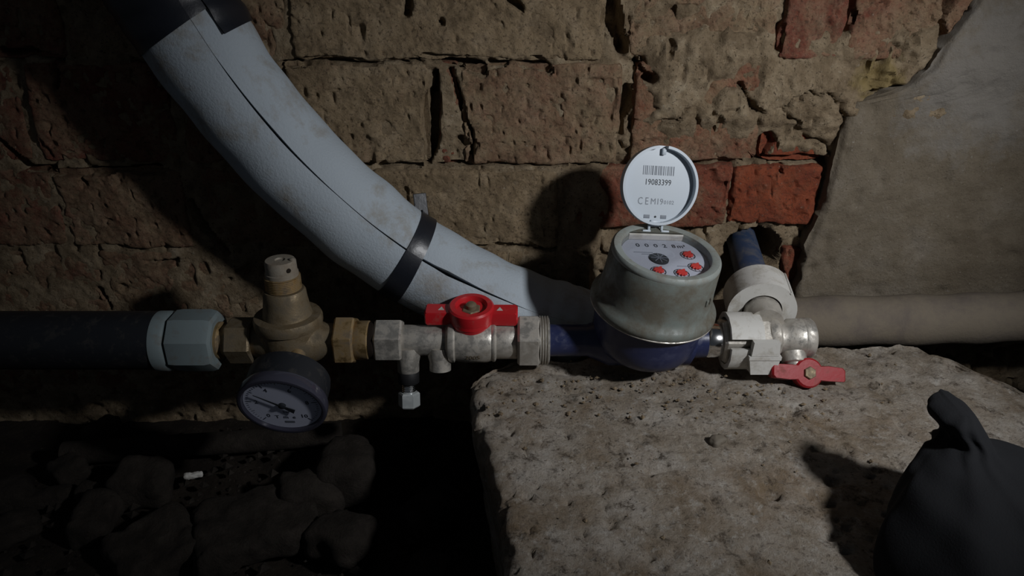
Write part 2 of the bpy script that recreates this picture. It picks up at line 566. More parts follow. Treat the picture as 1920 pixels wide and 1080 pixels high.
def wall_mortar():
    x0, x1, z0, z1, st = -.72, .72, -.20, .42, .0018
    nx, nz = int((x1 - x0) / st), int((z1 - z0) / st)
    X, Z = np.meshgrid(np.linspace(x0, x1, nx + 1), np.linspace(z0, z1, nz + 1))
    X, Z = X.ravel(), Z.ravel()
    P = np.stack([X, np.zeros_like(X), Z], 1)
    right = smooth(.078, .092, X + .012 * vnoise(P * 40, 3))
    below = 1 - smooth(zw(318), zw(285), Z + .006 * vnoise(P * 40, 14))
    Y = .1018 + .008 * right + .009 * right * below
    lump = smooth(.10, .13, X) * (1 - smooth(.34, .44, X)) * smooth(zw(272), zw(215), Z + .012 * fbm(P, 30, 3, 12)) * (1 - smooth(zw(85), zw(35), Z + .012 * fbm(P, 26, 3, 13)))
    Y -= lump * (.009 + .007 * fbm(P, 34, 4, 5, .6))
    lump2 = smooth(wX(1085, 480), wX(1110, 480), X) * (1 - smooth(wX(1335, 480), wX(1358, 480), X)) * smooth(-.05, -.03, Z) * (1 - smooth(zw(470), zw(440), Z))
    Y -= lump2 * .010
    rough = .45 + .55 * right
    Y -= rough * (.0050 * fbm(P, 36, 6, 9, .66) + .0035 * np.abs(fbm(P, 52, 4, 10, .65)))
    crev = 1 - smooth(.0, .07, np.abs(fbm(P, 20, 4, 41, .6)))
    Y += crev * right * .0065
    Y += .005 * pits(P, 150, .4, 31) + .008 * rough * pits(P, 60, .5, 33)
    Y -= .0016 * fbm(P, 190, 3, 44, .7)
    Y += gouge(P)
    # break-through hole for the blue pipe
    d = np.hypot((X - GAPC.x) / .026, (Z - GAPC.z) / .021) + .22 * fbm(P, 60, 3, 8)
    Y += .075 * (1 - smooth(.85, 1.05, d))
    P[:, 1] = Y
    n = nx + 1
    I = (np.arange(nz)[:, None] * n + np.arange(nx)[None, :]).ravel()
    F = np.stack([I, I + 1, I + n + 1, I + n], 1).tolist()
    b = len(P)
    back = [(x0, .20, z0), (x1, .20, z0), (x1, .20, z1), (x0, .20, z1)]
    V = np.vstack([P, np.array(back)])
    F.append((b + 1, b, b + 3, b + 2))
    return V, F
wall = mesh('wall_back', wall_mortar(), M['mortar'], None, (0, .10, -.2), 60)
tag(wall, 'old dusty brick wall with crumbling joints behind the water pipes', None, None, 'structure')

BR = []   # (x0,x1 pixels at row middle, top px, bottom px, front Y, dust, orange)
def row(yt, yb, items):
    for it in items: BR.append((yt, yb, *it))
row(-130, 112, [(-330, 100, .100, .50, .0), (108, 530, .101, .66, .0), (538, 1138, .0985, .93, .0), (1188, 1470, .1085, .66, .1), (1478, 1600, .1025, .40, .10), (1610, 1850, .1040, .52, .15)])
row(118, 306, [(-240, 40, .101, .45, .0), (62, 325, .100, .46, .0), (336, 536, .101, .6, .0), (546, 806, .0985, .84, .0), (822, 858, .1035, .42, .2), (866, 1160, .0995, .64, .05), (1192, 1436, .1060, .55, .35), (1450, 1568, .114, .26, .8)])
row(318, 462, [(-260, 110, .101, .52, .0), (118, 352, .099, .58, .0), (385, 690, .102, .56, .0), (700, 1046, .0985, .95, .0)])
row(316, 432, [(1062, 1372, .1060, .40, .35), (1378, 1550, .1125, .16, .8)])
row(474, 600, [(-260, 190, .102, .55, .0), (202, 425, .102, .62, .0), (440, 700, .104, .66, .0), (710, 1080, .101, .8, .0), (1470, 1534, .113, .36, .4)])
row(612, 735, [(-300, 60, .102, .5, .0), (75, 330, .102, .5, .0), (345, 640, .102, .5, .0), (650, 900, .102, .5, .0)])
BTAN = []
for bi, (yt, yb, xa, xb, Y, dust, orange) in enumerate(BR):
    ym = max(0, (yt + yb) / 2)
    X0, X1 = wX(xa, ym), wX(xb, ym)
    Z1, Z0 = zw(yt), zw(yb)
    sd = 100 + bi * 7
    amp = .0034 if dust > .8 else .0036
    def disp(P, N, sd=sd, amp=amp, dust=dust):
        front = np.clip(-N[:, 1], 0, 1)
        d = amp * fbm(P, 60, 5, sd, .62) * (1.2 if dust > .8 else 1)
        d += .0025 * fbm(P, 18, 2, sd + 40)
        d -= .0042 * pits(P, 230, .42, sd + 50) * front
        d -= .007 * pits(P, 75, .58, sd + 51) * front
        d -= np.minimum(gouge(P), .024) * front
        return d
    def warp(P, sd=sd):
        Q = P.copy()
        Q[:, 0] += .0035 * fbm(P, 28, 3, sd + 60)
        Q[:, 2] += .0028 * fbm(P, 26, 3, sd + 61)
        return Q
    small = (X1 - X0) < .03
    g = rough_box((X0, Y, Z0), (X1, .135, Z1), (.0015, .006, .0015), .0040 if not small else .004, disp, 'xXyzZ', warp)
    o = mesh('brick', g, M['brick'], wall, None, 55)
    o.color = (dust, orange, 0, 1)

# cement render over the right end of the wall
def render_coat():
    zs = np.linspace(zw(620), .50, 210)
    nu = 150
    V = []; rows = []
    for z in zs:
        xl = np.interp(z, EZ, EX)
        u = np.linspace(0, 1, nu) ** 1.25
        xs = xl + (0.80 - xl) * u
        rows.append(np.stack([xs, np.zeros(nu), np.full(nu, z)], 1))
    P = np.vstack(rows)
    xl = np.interp(P[:, 2], EZ, EX)
    P[:, 0] += (1 - smooth(0, .06, P[:, 0] - xl)) * (.006 * fbm(P, 45, 4, 77, .6))
    e = P[:, 0] - xl
    Y = .098 - .012 * smooth(0, .30, e) + .005 * (1 - smooth(0, .0035, e)) + .010 * (1 - smooth(-.02, .10, P[:, 2] - .22)) * 0
    Y += .003 * smooth(zw(190), zw(120), P[:, 2]) * (1 - smooth(0, .05, e)) - .006 * smooth(zw(200), zw(120), P[:, 2])
    Y -= .006 * fbm(P, 9, 3, 71) + .0026 * fbm(P, 48, 5, 72, .66)
    Y += .003 * pits(P, 110, .5, 73)
    P[:, 1] = Y
    nz = len(zs)
    F = [(j * nu + i, j * nu + i + 1, (j + 1) * nu + i + 1, (j + 1) * nu + i) for j in range(nz - 1) for i in range(nu - 1)]
    b = len(P)
    sk = [(P[j * nu, 0] + .002, .142, P[j * nu, 2]) for j in range(nz)]
    sk0 = [(P[i, 0], .142, P[i, 2]) for i in range(nu)]
    V = np.vstack([P, np.array(sk), np.array(sk0)])
    F += [(b + j, j * nu, (j + 1) * nu, b + j + 1) for j in range(nz - 1)]
    c = b + nz
    F += [(c + i + 1, i + 1, i, c + i) for i in range(nu - 1)]
    return V, F
wr = mesh('wall_right', render_coat(), M['render'], None, (.5, .1, 0), 60)
tag(wr, 'grey brown cement render broken off in a ragged edge beside the orange bricks', None, None, 'structure')

# floor of damp soil, low on the left
FZ = -.145
def floor_geo():
    x0, x1, y0, y1, st = -.85, .85, -.75, .16, .006
    nx, ny = int((x1 - x0) / st), int((y1 - y0) / st)
    X, Y = np.meshgrid(np.linspace(x0, x1, nx + 1), np.linspace(y0, y1, ny + 1))
    P = np.stack([X.ravel(), Y.ravel(), np.zeros(X.size)], 1)
    P[:, 2] = FZ + .010 * fbm(P, 14, 5, 200, .55) - .006
    n = nx + 1
    F = [(j * n + i, j * n + i + 1, (j + 1) * n + i + 1, (j + 1) * n + i) for j in range(ny) for i in range(nx)]
    return P, F
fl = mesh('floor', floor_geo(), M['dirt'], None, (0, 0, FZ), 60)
tag(fl, 'dark damp earth floor strewn with rubble', None, None, 'structure')

# ------------------------------------------------------------------ concrete block under the meter
BZ = -.029
def block_disp(P, N):
    up = np.clip(N[:, 2], 0, 1)
    d = .0035 * fbm(P, 14, 4, 300) + .0012 * fbm(P, 90, 4, 301, .6)
    d -= .006 * pits(P, 95, .50, 302) + .005 * pits(P, 190, .48, 303)
    # rougher broken strip along the back, under the meter
    back = smooth(-.055, -.01, P[:, 1])
    d += back * up * .005 * fbm(P, 60, 4, 305, .6)
    # single hollows
    for px, py, r, dep in ((1440, 925, .010, .006), (1112, 730, .007, .006), (1555, 1005, .007, .004), (1225, 1043, .006, .005), (945, 770, .007, .004), (1015, 925, .006, .004), (1280, 770, .008, .004), (1050, 715, .010, .004)):
        c = atz(px, py, BZ)
        q = np.hypot((P[:, 0] - c.x), (P[:, 1] - c.y) * 1.2) / r + .25 * vnoise(P * 150, 9)
        d -= dep * up * (1 - smooth(.3, 1.0, q))
    return d
def block_warp(P):
    Q = P.copy()
    # left edge leans out a little towards the wall, back right corner broken off
    Q[:, 0] += -.030 * smooth(-.26, .0, P[:, 1]) * (1 - smooth(0, .12, P[:, 0]))
    Q[:, 0] += .006 * fbm(P, 16, 3, 310)
    lim = .060 - smooth(.30, .36, Q[:, 0]) * .0 - np.clip(Q[:, 0] - .335, 0, 1) * 1.6 + .006 * fbm(P, 30, 3, 311)
    Q[:, 1] = np.minimum(Q[:, 1], lim)
    Q[:, 1] = np.minimum(Q[:, 1], .037 - .026 * (1 - smooth(.05, .10, Q[:, 0])) + .004 * fbm(P, 40, 3, 313))
    # back left corner rounded off
    lim2 = .055 - np.clip(.10 - Q[:, 0], 0, 1) ** 1.5 * 1.5 + .004 * fbm(P, 40, 3, 312)
    Q[:, 1] = np.minimum(Q[:, 1], lim2)
    low = smooth(BZ - .01, FZ, P[:, 2])
    Q[:, 0] += .012 * low * (1 - smooth(.0, .1, P[:, 0]))
    return Q
blk = mesh('concrete_block', rough_box((-.002, -.36, FZ - .006), (.56, .06, BZ), (.0026, .0026, .006), .012, block_disp, 'xXyYZ', block_warp), M['concrete'], None, None, 60)
tag(blk, 'pale pitted concrete block stained with rust under the water meter', 'concrete block')

# ------------------------------------------------------------------ lagged pipe slanting down the wall
LAG = spline([at(170, -260, .040), at(255, -110, .044), at(345, 35, .048), at(438, 170, .050), at(545, 295, .052), at(660, 402, .054), at(770, 484, .055), at(885, 545, .056), at(980, 586, .058), at(1040, 604, .059), at(1086, 616, .060)], 150)
def lag_s(px, py):
    """index of the path point that shows nearest the pixel"""
    best, bi = 1e9, 0
    for i, p in enumerate(LAG):
        v = Vector(p) - CAM
        dep = v.y * math.cos(PITCH) - v.z * math.sin(PITCH)
        u = v.y * math.sin(PITCH) + v.z * math.cos(PITCH)
        x, y = 960 + v.x / dep * FPX, 540 - u / dep * FPX
        e = (x - px) ** 2 + (y - py) ** 2
        if e < best: best, bi = e, i
    return bi
LR = np.interp(np.arange(151), [0, 40, 110, 150], [.0400, .0392, .0368, .0360])
def toward_cam(p):
    v = np.array(CAM) - p; v /= np.linalg.norm(v)
    return v + np.array([.06, 0, .10])
LT, LN, LB = frames(LAG, toward_cam)
def split_tube(path, R, Ri, gap, seg=56):
    V, F = [], []
    for i, p in enumerate(path):
        w = gap[i] / R[i]
        ang = [w + (2 * math.pi - 2 * w) * k / seg for k in range(seg + 1)]
        wob = .0006 * math.sin(i * .55) + .0008 * math.sin(i * .21 + 1)
        for a in ang:
            V.append(tuple(p + (R[i] + wob * math.sin(a * 2 + i * .1)) * (math.cos(a) * LN[i] + math.sin(a) * LB[i])))
        for a in reversed(ang):
            V.append(tuple(p + Ri * (math.cos(a) * LN[i] + math.sin(a) * LB[i])))
    n = 2 * (seg + 1)
    for i in range(len(path) - 1):
        for k in range(n):
            k2 = (k + 1) % n
            F.append((i * n + k, (i + 1) * n + k, (i + 1) * n + k2, i * n + k2))
    for i in (0, len(path) - 1):
        for k in range(seg):
            q = (i * n + k, i * n + k + 1, i * n + n - 2 - k, i * n + n - 1 - k)
            F.append(q if i == 0 else q[::-1])
    return V, F
s0, s1, s2, s3, s4 = lag_s(395, 110), lag_s(470, 210), lag_s(750, 470), lag_s(800, 500), lag_s(940, 570)
gap = np.interp(np.arange(151), [0, s0, s0 + 6, s1 + 6, s1 + 20, s2 - 12, s2, s3, s3 + 3, (s3 + s4) / 2, s4, s4 + 6, 150],
                [.00015, .00015, .0005, .0010, .00025, .0003, .0007, .0012, .0020, .0010, .0004, .00008, .00008])
lag = thing('lagged_pipe', Vector(LAG[-1]), 'thick pipe in split grey foam lagging slanting down the brick wall', 'pipe')
mesh('foam_sleeve', split_tube(LAG, LR, .0125, gap), M['foam'], lag)
mesh('inner_pipe', tube(LAG, .0122, 24), M['hole'], lag)
def band(i0, i1, dr, mat, name, skew=0.0, a0=0.0, a1=2 * math.pi, thick=.0006, label=None, ripple=.0004, seg=64):
    V, F = [], []
    n = i1 - i0 + 1
    step = np.linalg.norm(LAG[i0 + 1] - LAG[i0])
    for layer in (0, 1):
        for i in range(i0, i1 + 1):
            for k in range(seg + 1):
                a = a0 + (a1 - a0) * k / seg
                # skewed winding : shift along the path with the angle
                sh = skew * math.cos(a - 1.57)
                f = min(max(i + sh / step, 0), 149.999); j = int(f); t = f - j
                p = LAG[j] * (1 - t) + LAG[j + 1] * t
                r = (LR[j] * (1 - t) + LR[j + 1] * t) + dr + layer * thick + ripple * math.sin(3 * a + i * 1.3)
                V.append(tuple(p + r * (math.cos(a) * LN[j] + math.sin(a) * LB[j])))
    m = seg + 1
    off = n * m
    for i in range(n - 1):
        for k in range(seg):
            q = (i * m + k, i * m + k + 1, (i + 1) * m + k + 1, (i + 1) * m + k)
            F.append(q); F.append(tuple(off + x for x in q[::-1]))
    for k in range(seg):
        F.append((k, off + k, off + k + 1, k + 1))
        b = (n - 1) * m
        F.append((b + k + 1, off + b + k + 1, off + b + k, b + k))
    return mesh(name, (V, F), mat, lag, label=label)
tb = lag_s(768, 470)
band(tb - 2, tb + 2, .0006, M['tape'], 'tape_band', skew=.004, label='single black tape band round the lower lagging')
tt = lag_s(335, 55)
band(2, tt, .0007, M['tape'], 'tape_band', skew=.004, label='wide glossy black tape wrapping at the top of the lagging')
tf = lag_s(395, 80)
band(tt - 14, tf, .0022, M['tape'], 'tape_flap', skew=0, a0=4.75, a1=5.95, thick=.0008, seg=20, ripple=.0008, label='loose flap of black tape')
# tape ends sticking out
e = at(789, 385, .070)
mesh('tape_end', join(xf(box(0, 0, 0, .011, .002, .020, .0006), frame(e, (-.12, .35, 1)))), M['tape'], lag)
e = at(748, 545, .052)
mesh('tape_end', xf(box(0, 0, 0, .011, .002, .012, .0006), frame(e, (-.05, .2, 1))), M['greypl'], lag, label='dusty grey tape end')

# dusty pipe along the foot of the rendered wall
DP = spline([at(1215, 612, .066), at(1400, 606, .066), at(1560, 602, .066), at(1720, 600, .064), at(1850, 596, .060), at(2000, 590, .056), at(2200, 582, .05)], 60)
dpt = thing('dusty_pipe', Vector(DP[30]) - Vector((0, 0, .024)), 'dust covered grey brown pipe along the foot of the rendered wall', 'pipe')
mesh('pipe_run', tube(DP, .0225 + .0007 * np.sin(np.arange(61) * .7), 40), M['foam_dusty'], dpt)
jk = 46
mesh('pipe_sleeve', tube(DP[jk:], .0255, 40), M['foam_dusty'], dpt)

# ------------------------------------------------------------------ black supply pipe and grey compression fitting
def X(px): return (px - 960) / 2341.0
AX = 0.0; AZ = -.001
def c0(dz=0): return (0, AX, AZ + dz)
bp = thing('supply_pipe', (X(100), 0, -.025), 'thick black plastic supply pipe entering low on the left', 'pipe')
mesh('pipe_run', rodX([(.0235, -.80), (.0235, X(300)), (.0215, X(302))], c0()), M['black'], bp)
cf = thing('compression_fitting', (X(360), 0, -.024), 'grey plastic compression nut at the end of the black pipe', 'fitting')
mesh('clamp_ring', rodX([(.0225, X(298)), (.0242, X(301)), (.0242, X(321)), (.0228, X(326))], c0(-.0005)), M['greypl'], cf)
mesh('nut', xf(lathe([(.0205, X(327)), (.0243, X(332)), (.0250, X(345)), (.0250, X(398)), (.0236, X(408)), (.0205, X(412)), (.0160, X(411))], 8), frame(c0(), (1, 0, 0)) @ Matrix.Rotation(math.radians(0), 4, 'Z')), M['greypl'], cf, smooth=30)
mesh('insert', rodX([(.0150, X(405)), (.0150, X(416)), (.0130, X(420))], c0()), M['brass'], cf)

# ------------------------------------------------------------------ brass pressure reducer
RX = -.177
pr = thing('pressure_reducer', (RX, 0, -.026), 'dull brass pressure reducing valve with a bell shaped bonnet', 'valve')
mesh('inlet_tail', rodX([(.0125, X(412)), (.0125, X(428)), (.0118, X(429)), (.0118, X(434))], c0()), M['brass'], pr)
mesh('inlet_nut', xf(hexa(.0185, X(430), X(478), 6, .0014, math.radians(30)), frame(c0(), (1, 0, 0))), M['bronze'], pr, smooth=30)
body = join(
    rodX([(.0120, X(474)), (.0135, X(480)), (.0165, X(500)), (.020, X(520)), (.0215, RX), (.020, X(572)), (.0165, X(595)), (.0140, X(612)), (.0135, X(628))], c0()),
    xf(lathe([(.010, -.026), (.0165, -.022), (.0215, -.012), (.0235, 0), (.0240, .012), (.0240, .019)], 48), Matrix.Translation((RX, 0, AZ))))
mesh('body', body, M['bronze'], pr)
mesh('bonnet_flange', xf(lathe([(.0235, .0135), (.0262, .0145), (.0268, .017), (.0268, .021), (.0258, .0232), (.021, .0238)], 56), Matrix.Translation((RX, 0, AZ))), M['bronze'], pr)
mesh('bonnet', xf(lathe([(.0196, .0225), (.0188, .026), (.0178, .031), (.0168, .038), (.0164, .0435), (.0152, .0455), (.0125, .0456)], 48), Matrix.Translation((RX, 0, AZ))), M['bronze'], pr)
th = [(.0128, .0455)]
for k in range(7):
    z = .0465 + k * .0014
    th += [(.0138, z), (.0130, z + .0007)]
th += [(.0138, .0565), (.0128, .0572)]
mesh('threaded_neck', xf(lathe(th, 40), Matrix.Translation((RX, 0, AZ))), M['brass'], pr)
cap = mesh('adjusting_cap', xf(lathe([(.0126, .0570), (.0126, .0600), (.0120, .0605), (.0118, .0685), (.0110, .0700), (.0040, .0702), (.0035, .0690)], 36), Matrix.Translation((RX, 0, AZ))), M['capgrey'], pr, label='grey dusty cap')
mesh('cross_hole', xf(lathe([(.0018, 0), (.0018, .0006)], 16), frame((RX + .0082, -.0084, AZ + .0645), (.7, -.7, 0))), M['hole'], cap)  # flat dark disc, the hole's shade put into its colour
mesh('rim_nib', xf(lathe([(.0018, 0), (.0020, .002), (.0012, .0026)], 10), Matrix.Translation((RX + .0095, -.001, AZ + .0690))), M['capgrey'], cap)
mesh('outlet_thread', rodX([(.0128, X(622)), (.0128, X(634))], c0()), M['hole'], pr)
mesh('outlet_nut', xf(hexa(.0205, X(631), X(668), 6, .0014, math.radians(0)), frame(c0(), (1, 0, 0))), M['brass'], pr, smooth=30)
mesh('outlet_tail', rodX([(.0150, X(667)), (.0158, X(670)), (.0158, X(692)), (.0145, X(695)), (.0125, X(696)), (.0125, X(700))], c0()), M['brass'], pr)
mesh('sealing_ring', rodX([(.0138, X(693)), (.0152, X(695)), (.0152, X(703)), (.0138, X(706))], c0()), M['hole'], pr)

# ------------------------------------------------------------------ pressure gauge facing the front
GC = at(529, 761, -.066)
GD = Vector((-.03, -1, -.36)).normalized()
gg = thing('pressure_gauge', GC - Vector((0, 0, .033)), 'round pressure gauge with white dial and black case below the brass reducer', 'gauge')
GM = frame(GC, GD)            # local z towards the viewer
GM = GM @ Matrix.Rotation(math.radians(0), 4, 'Z')
if (GM.to_3x3() @ Vector((0, 1, 0))).z < 0: GM = GM @ Matrix.Rotation(math.pi, 4, 'Z')
mesh('case', xf(lathe([(.008, -.030), (.026, -.0295), (.0298, -.027), (.0305, -.023), (.0305, -.003)], 64), GM), M['black'], gg)
mesh('stem', join(xf(lathe([(.006, -.050), (.006, -.028)], 24), GM), xf(hexa(.0085, -.040, -.029), GM)), M['brass'], gg)
mesh('bezel', xf(lathe([(.0303, -.0075), (.0322, -.0070), (.0328, -.005), (.0328, .000), (.0322, .0018), (.0305, .0024), (.0293, .0020), (.0290, .0010), (.0288, -.0012)], 72, cap=False), GM), M['clearrim'], gg, label='clear plastic bezel')
dl = mesh('dial', xf(lathe([(.0287, -.0045), (.0287, -.0010), (.0285, -.0008)], 64), GM), M['gdial'], gg, label='white printed dial')
mesh('lens', xf(lathe([(.0292, .0020), (.0270, .0030), (.0180, .0036), (.006, .0038), (.0005, .0038)], 64, cap=False), GM), M['clear'], gg, label='clear domed lens')
def gang(v):                  # value in bar -> angle from +x, counter clockwise
    return math.radians(225 - v * 27)
tk = []
for k in range(0, 51):
    v = k / 5
    L = .0042 if k % 10 == 0 else (.003 if k % 5 == 0 else .0016)
    a = gang(v); rr = .0265 - L / 2
    tk.append(xf(box(0, 0, 0, L, .00055 if k % 10 == 0 else .0003, .0002, .00005), Matrix.Translation((rr * math.cos(a), rr * math.sin(a), -.0007)) @ Matrix.Rotation(a, 4, 'Z')))
mesh('scale_marks', xf(join(*tk), GM), M['ink'], dl, smooth=0)
for v in range(0, 11, 2):
    a = gang(v)
    text('numeral', str(v), .0058, GM @ Matrix.Translation((.0190 * math.cos(a), .0190 * math.sin(a), -.0007)), M['ink'], dl)
text('lettering', 'bar', .0042, GM @ Matrix.Translation((.001, -.0085, -.0007)), M['inkfade'], dl)
text('lettering', 'T  m  e', .0052, GM @ Matrix.Translation((-.0010, -.0150, -.0007)), M['ink'], dl)
mesh('fine_print', xf(box(.0015, -.0205, -.0006, .007, .0022, .0002, .00005), GM), M['inkfade'], dl, smooth=0)
na = math.radians(144)
nd = join(xf(([(-.0, -.0009, 0), (.0225, -.0002, 0), (.0225, .0002, 0), (0, .0009, 0), (-.0, -.0009, .0005), (.0225, -.0002, .0005), (.0225, .0002, .0005), (0, .0009, .0005)], [(0, 3, 2, 1), (4, 5, 6, 7), (0, 1, 5, 4), (1, 2, 6, 5), (2, 3, 7, 6), (3, 0, 4, 7)]), Matrix.Rotation(na, 4, 'Z')),
          xf(([(0, -.0010, 0), (0, .0010, 0), (-.0105, .0024, 0), (-.0095, -.0022, 0), (0, -.0010, .0005), (0, .0010, .0005), (-.0105, .0024, .0005), (-.0095, -.0022, .0005)], [(0, 3, 2, 1)[::-1], (4, 7, 6, 5)[::-1], (0, 1, 5, 4)[::-1], (1, 2, 6, 5)[::-1], (2, 3, 7, 6)[::-1], (3, 0, 4, 7)[::-1]]), Matrix.Rotation(na, 4, 'Z')))
nd = xf(nd, GM @ Matrix.Translation((0, 0, .0006)))
needle = mesh('needle', nd, M['ink'], gg, smooth=0)
mesh('needle_hub', xf(lathe([(.0026, -.0008), (.0026, .0012), (.0016, .0018), (.0006, .0020)], 24), GM), M['ink'], needle)

# ------------------------------------------------------------------ ball valve with red butterfly handle
bv = thing('ball_valve', (X(880), 0, -.022), 'nickel plated ball valve with a red butterfly handle left of the meter', 'valve')
vb = join(
    rodX([(.0118, X(752)), (.0125, X(757)), (.0122, X(800)), (.0120, X(836)), (.0140, X(838)), (.0172, X(842)), (.0178, X(846)), (.0178, X(852)), (.0166, X(855)), (.0168, X(858)), (.0178, X(872)), (.0180, X(890)), (.0176, X(914)), (.0166, X(922)), (.0172, X(924)), (.0172, X(928)), (.0150, X(931)), (.0146, X(933))], c0()),
    xf(lathe([(.0105, 0), (.0105, .016), (.0090, .017), (.0090, .020)], 32), Matrix.Translation((X(885), 0, AZ))))
vbody = mesh('body', vb, M['steel'], bv)
mesh('hexagon_end', xf(hexa(.0182, X(705), X(756), 6, .0015, 0), frame(c0(), (1, 0, 0))), M['steel'], bv, smooth=30)
mesh('smooth_tail', rodX([(.0146, X(929)), (.0150, X(932)), (.0150, X(968)), (.0140, X(972))], c0()), M['steel'], bv)
tm = Matrix.Translation((X(888), -.0169, AZ - .0066)) @ Matrix.Rotation(math.radians(111), 4, 'X')
text('cast_lettering', '2005', .0060, tm, M['bronze'], vbody)
def bossM(px): return frame((X(px), -.004, AZ - .004), (0, -.25, -1))
bz = mesh('drain_boss', xf(lathe([(.0105, .000), (.0098, .008), (.0088, .012), (.0086, .020), (.0080, .0208)], 32), bossM(765)), M['steel'], bv)
mesh('drain_collar', xf(lathe([(.0082, .0200), (.0086, .0206), (.0086, .0290), (.0080, .0298)], 32), bossM(765)), M['blackrub'], bv, label='black rubber collar')
st = [(.0050, .029)]
for k in range(5): st += [(.0056, .0300 + k * .0016), (.0051, .0308 + k * .0016)]
mesh('drain_stem', xf(lathe(st + [(.0050, .0385)], 28), bossM(765)), M['chrome'], bv)
mesh('drain_plug', xf(hexa(.0088, .0375, .0500, 6, .0012, math.radians(30)), bossM(765)), M['zinc'], bv, smooth=30, label='hexagonal zinc drain plug')
mesh('test_boss', xf(lathe([(.0100, .000), (.0096, .008), (.0086, .0115), (.0086, .0190), (.0074, .0196), (.0060, .0196), (.0058, .0175)], 32), bossM(825)), M['steel'], bv)
# handle
HZ = AZ + .0300
hx = X(885)
def handle_outline():
    pts = []
    L, w, R = .0366, .0066, .0172
    for sx in (1, -1):
        pass
    top = []
    for k in range(0, 13):
        a = math.radians(22 + 136 * k / 12)
        top.append((R * math.cos(a), R * math.sin(a)))
    up = [(L, w - .001), (L - .001, w), (R + .003, w * .98)] + top + [(-R - .003, w * .98), (-L + .001, w), (-L, w - .001)]
    return up + [(-x, -y) for x, y in up]
def prism(pts, z0, z1, b=.0012):
    n = len(pts); V = []
    for sc, z in ((.0, z0), (b, z0 + b), (b, z1 - b), (0, z1)):
        for x, y in pts:
            k = 1 if sc else 1 - b / max(math.hypot(x, y), 1e-6)
            V.append((x * k, y * k, z))
    F = []
    for i in range(3):
        for k in range(n):
            k2 = (k + 1) % n
            F.append((i * n + k, i * n + k2, i * n + n + k2, i * n + n + k))
    F.append(tuple(range(n))[::-1]); F.append(tuple(3 * n + k for k in range(n)))
    return V, F
HT = Matrix.Translation((hx, 0, HZ)) @ Matrix.Rotation(math.radians(8), 4, 'X') @ Matrix.Rotation(math.radians(-1), 4, 'Z')
hd = mesh('handle', xf(join(prism(handle_outline(), -.0135, -.002), lathe([(.0105, -.024), (.0150, -.021), (.0168, -.012), (.0180, -.004), (.0180, .0002), (.0166, .0016), (.0128, .0016), (.0115, -.001), (.0110, -.005)], 48)), HT), M['red'], bv, label='red butterfly handle')
sc_ = mesh('screw', xf(join(hexa(.0078, -.0052, -.0010, 6, .0008), lathe([(.0042, -.0012), (.0042, .0022), (.0030, .0034), (.0010, .0038)], 24)), HT), M['bronze'], hd, label='dull screw')
for sx, ang in ((-.0235, 0), (.0225, math.pi)):
    tri = ([(-.0024, -.0022, 0), (.0024, -.0022, 0), (0, .0024, 0), (-.0024, -.0022, .0003), (.0024, -.0022, .0003), (0, .0024, .0003)], [(0, 2, 1), (3, 4, 5), (0, 1, 4, 3), (1, 2, 5, 4), (2, 0, 3, 5)])
    mesh('arrow_mark', xf(tri, HT @ Matrix.Translation((sx, 0, -.0020))), M['whitedirty'], hd, smooth=0)
# union nut with thread
def threads(r0, r1, x0, x1, n):
    p = [(r0 - .001, x0)]
    for k in range(n):
        a = x0 + (x1 - x0) * k / n; b = x0 + (x1 - x0) * (k + .5) / n
        p += [(r1, a + (x1 - x0) * .12 / n), (r1, b), (r0, b + (x1 - x0) * .15 / n)]
    p.append((r0 - .001, x1))
    return p
un = mesh('union_nut', xf(hexa(.0222, X(970), X(1012), 6, .0018, math.radians(4)), frame(c0(), (1, 0, 0))), M['steel'], bv, smooth=30)
mesh('thread', rodX(threads(.0182, .0196, X(1011), X(1030), 4), c0()), M['steel'], un)

# ------------------------------------------------------------------ water meter
MX = X(1208)
wm = thing('water_meter', (MX, 0, BZ), 'water meter with blue body, dusty grey head and open white lid', 'water meter')
MM = Matrix.Translation((MX, 0, AZ + .010)) @ Matrix.Rotation(math.radians(7), 4, 'Y') @ Matrix.Rotation(math.radians(9), 4, 'X') @ Matrix.Rotation(math.radians(9), 4, 'Z')
mesh('body', join(
    xf(lathe([(.022, -.0190), (.031, -.0180), (.0370, -.013), (.0405, -.006), (.0420, .003), (.0424, .016), (.0430, .022), (.0430, .0285)], 72), MM),
    rodX([(.0120, X(1022)), (.0128, X(1024)), (.0128, X(1100)), (.020, X(1140)), (.020, X(1290)), (.0142, X(1300)), (.0138, X(1327))], c0())), M['blue'], wm, label='blue painted brass body')
mesh('outlet_ring', rodX([(.0138, X(1322)), (.0144, X(1325)), (.0144, X(1346)), (.0136, X(1350))], c0()), M['chrome'], wm, label='bright chrome ring')
sh = mesh('shroud', xf(lathe([(.0440, .0245), (.0482, .0250), (.0490, .0265), (.0488, .0290), (.0472, .0315), (.0450, .0335), (.0434, .0370), (.0420, .0500), (.0414, .0690), (.0408, .0700)], 80, cap=False), MM), M['shroud'], wm, label='dusty grey green plastic shroud')
mesh('top_ring', xf(lathe([(.0409, .0690), (.0413, .0705), (.0410, .0725), (.0395, .0740), (.0352, .0740), (.0340, .0732), (.0335, .0700), (.0333, .0650), (.0300, .0650)], 80, cap=False), MM), M['ringgrey'], wm, label='pale grey ring round the dial')
mesh('rim_band', xf(ring(.0430, .0484, .0232, .0249, 80), MM), M['steel'], wm)
dial = mesh('dial_plate', xf(lathe([(.0333, .0640), (.0333, .0672), (.0331, .0674)], 64), MM), M['dial'], wm, label='white counter dial')
def onD(x, y, z=.0676, a=0): return MM @ Matrix.Translation((x, y, z)) @ Matrix.Rotation(a, 4, 'Z')
mesh('hinge_bar', xf(box(0, .0255, .0702, .044, .0014, .0052, .0005), MM), M['whitedirty'], wm)
fillp = []
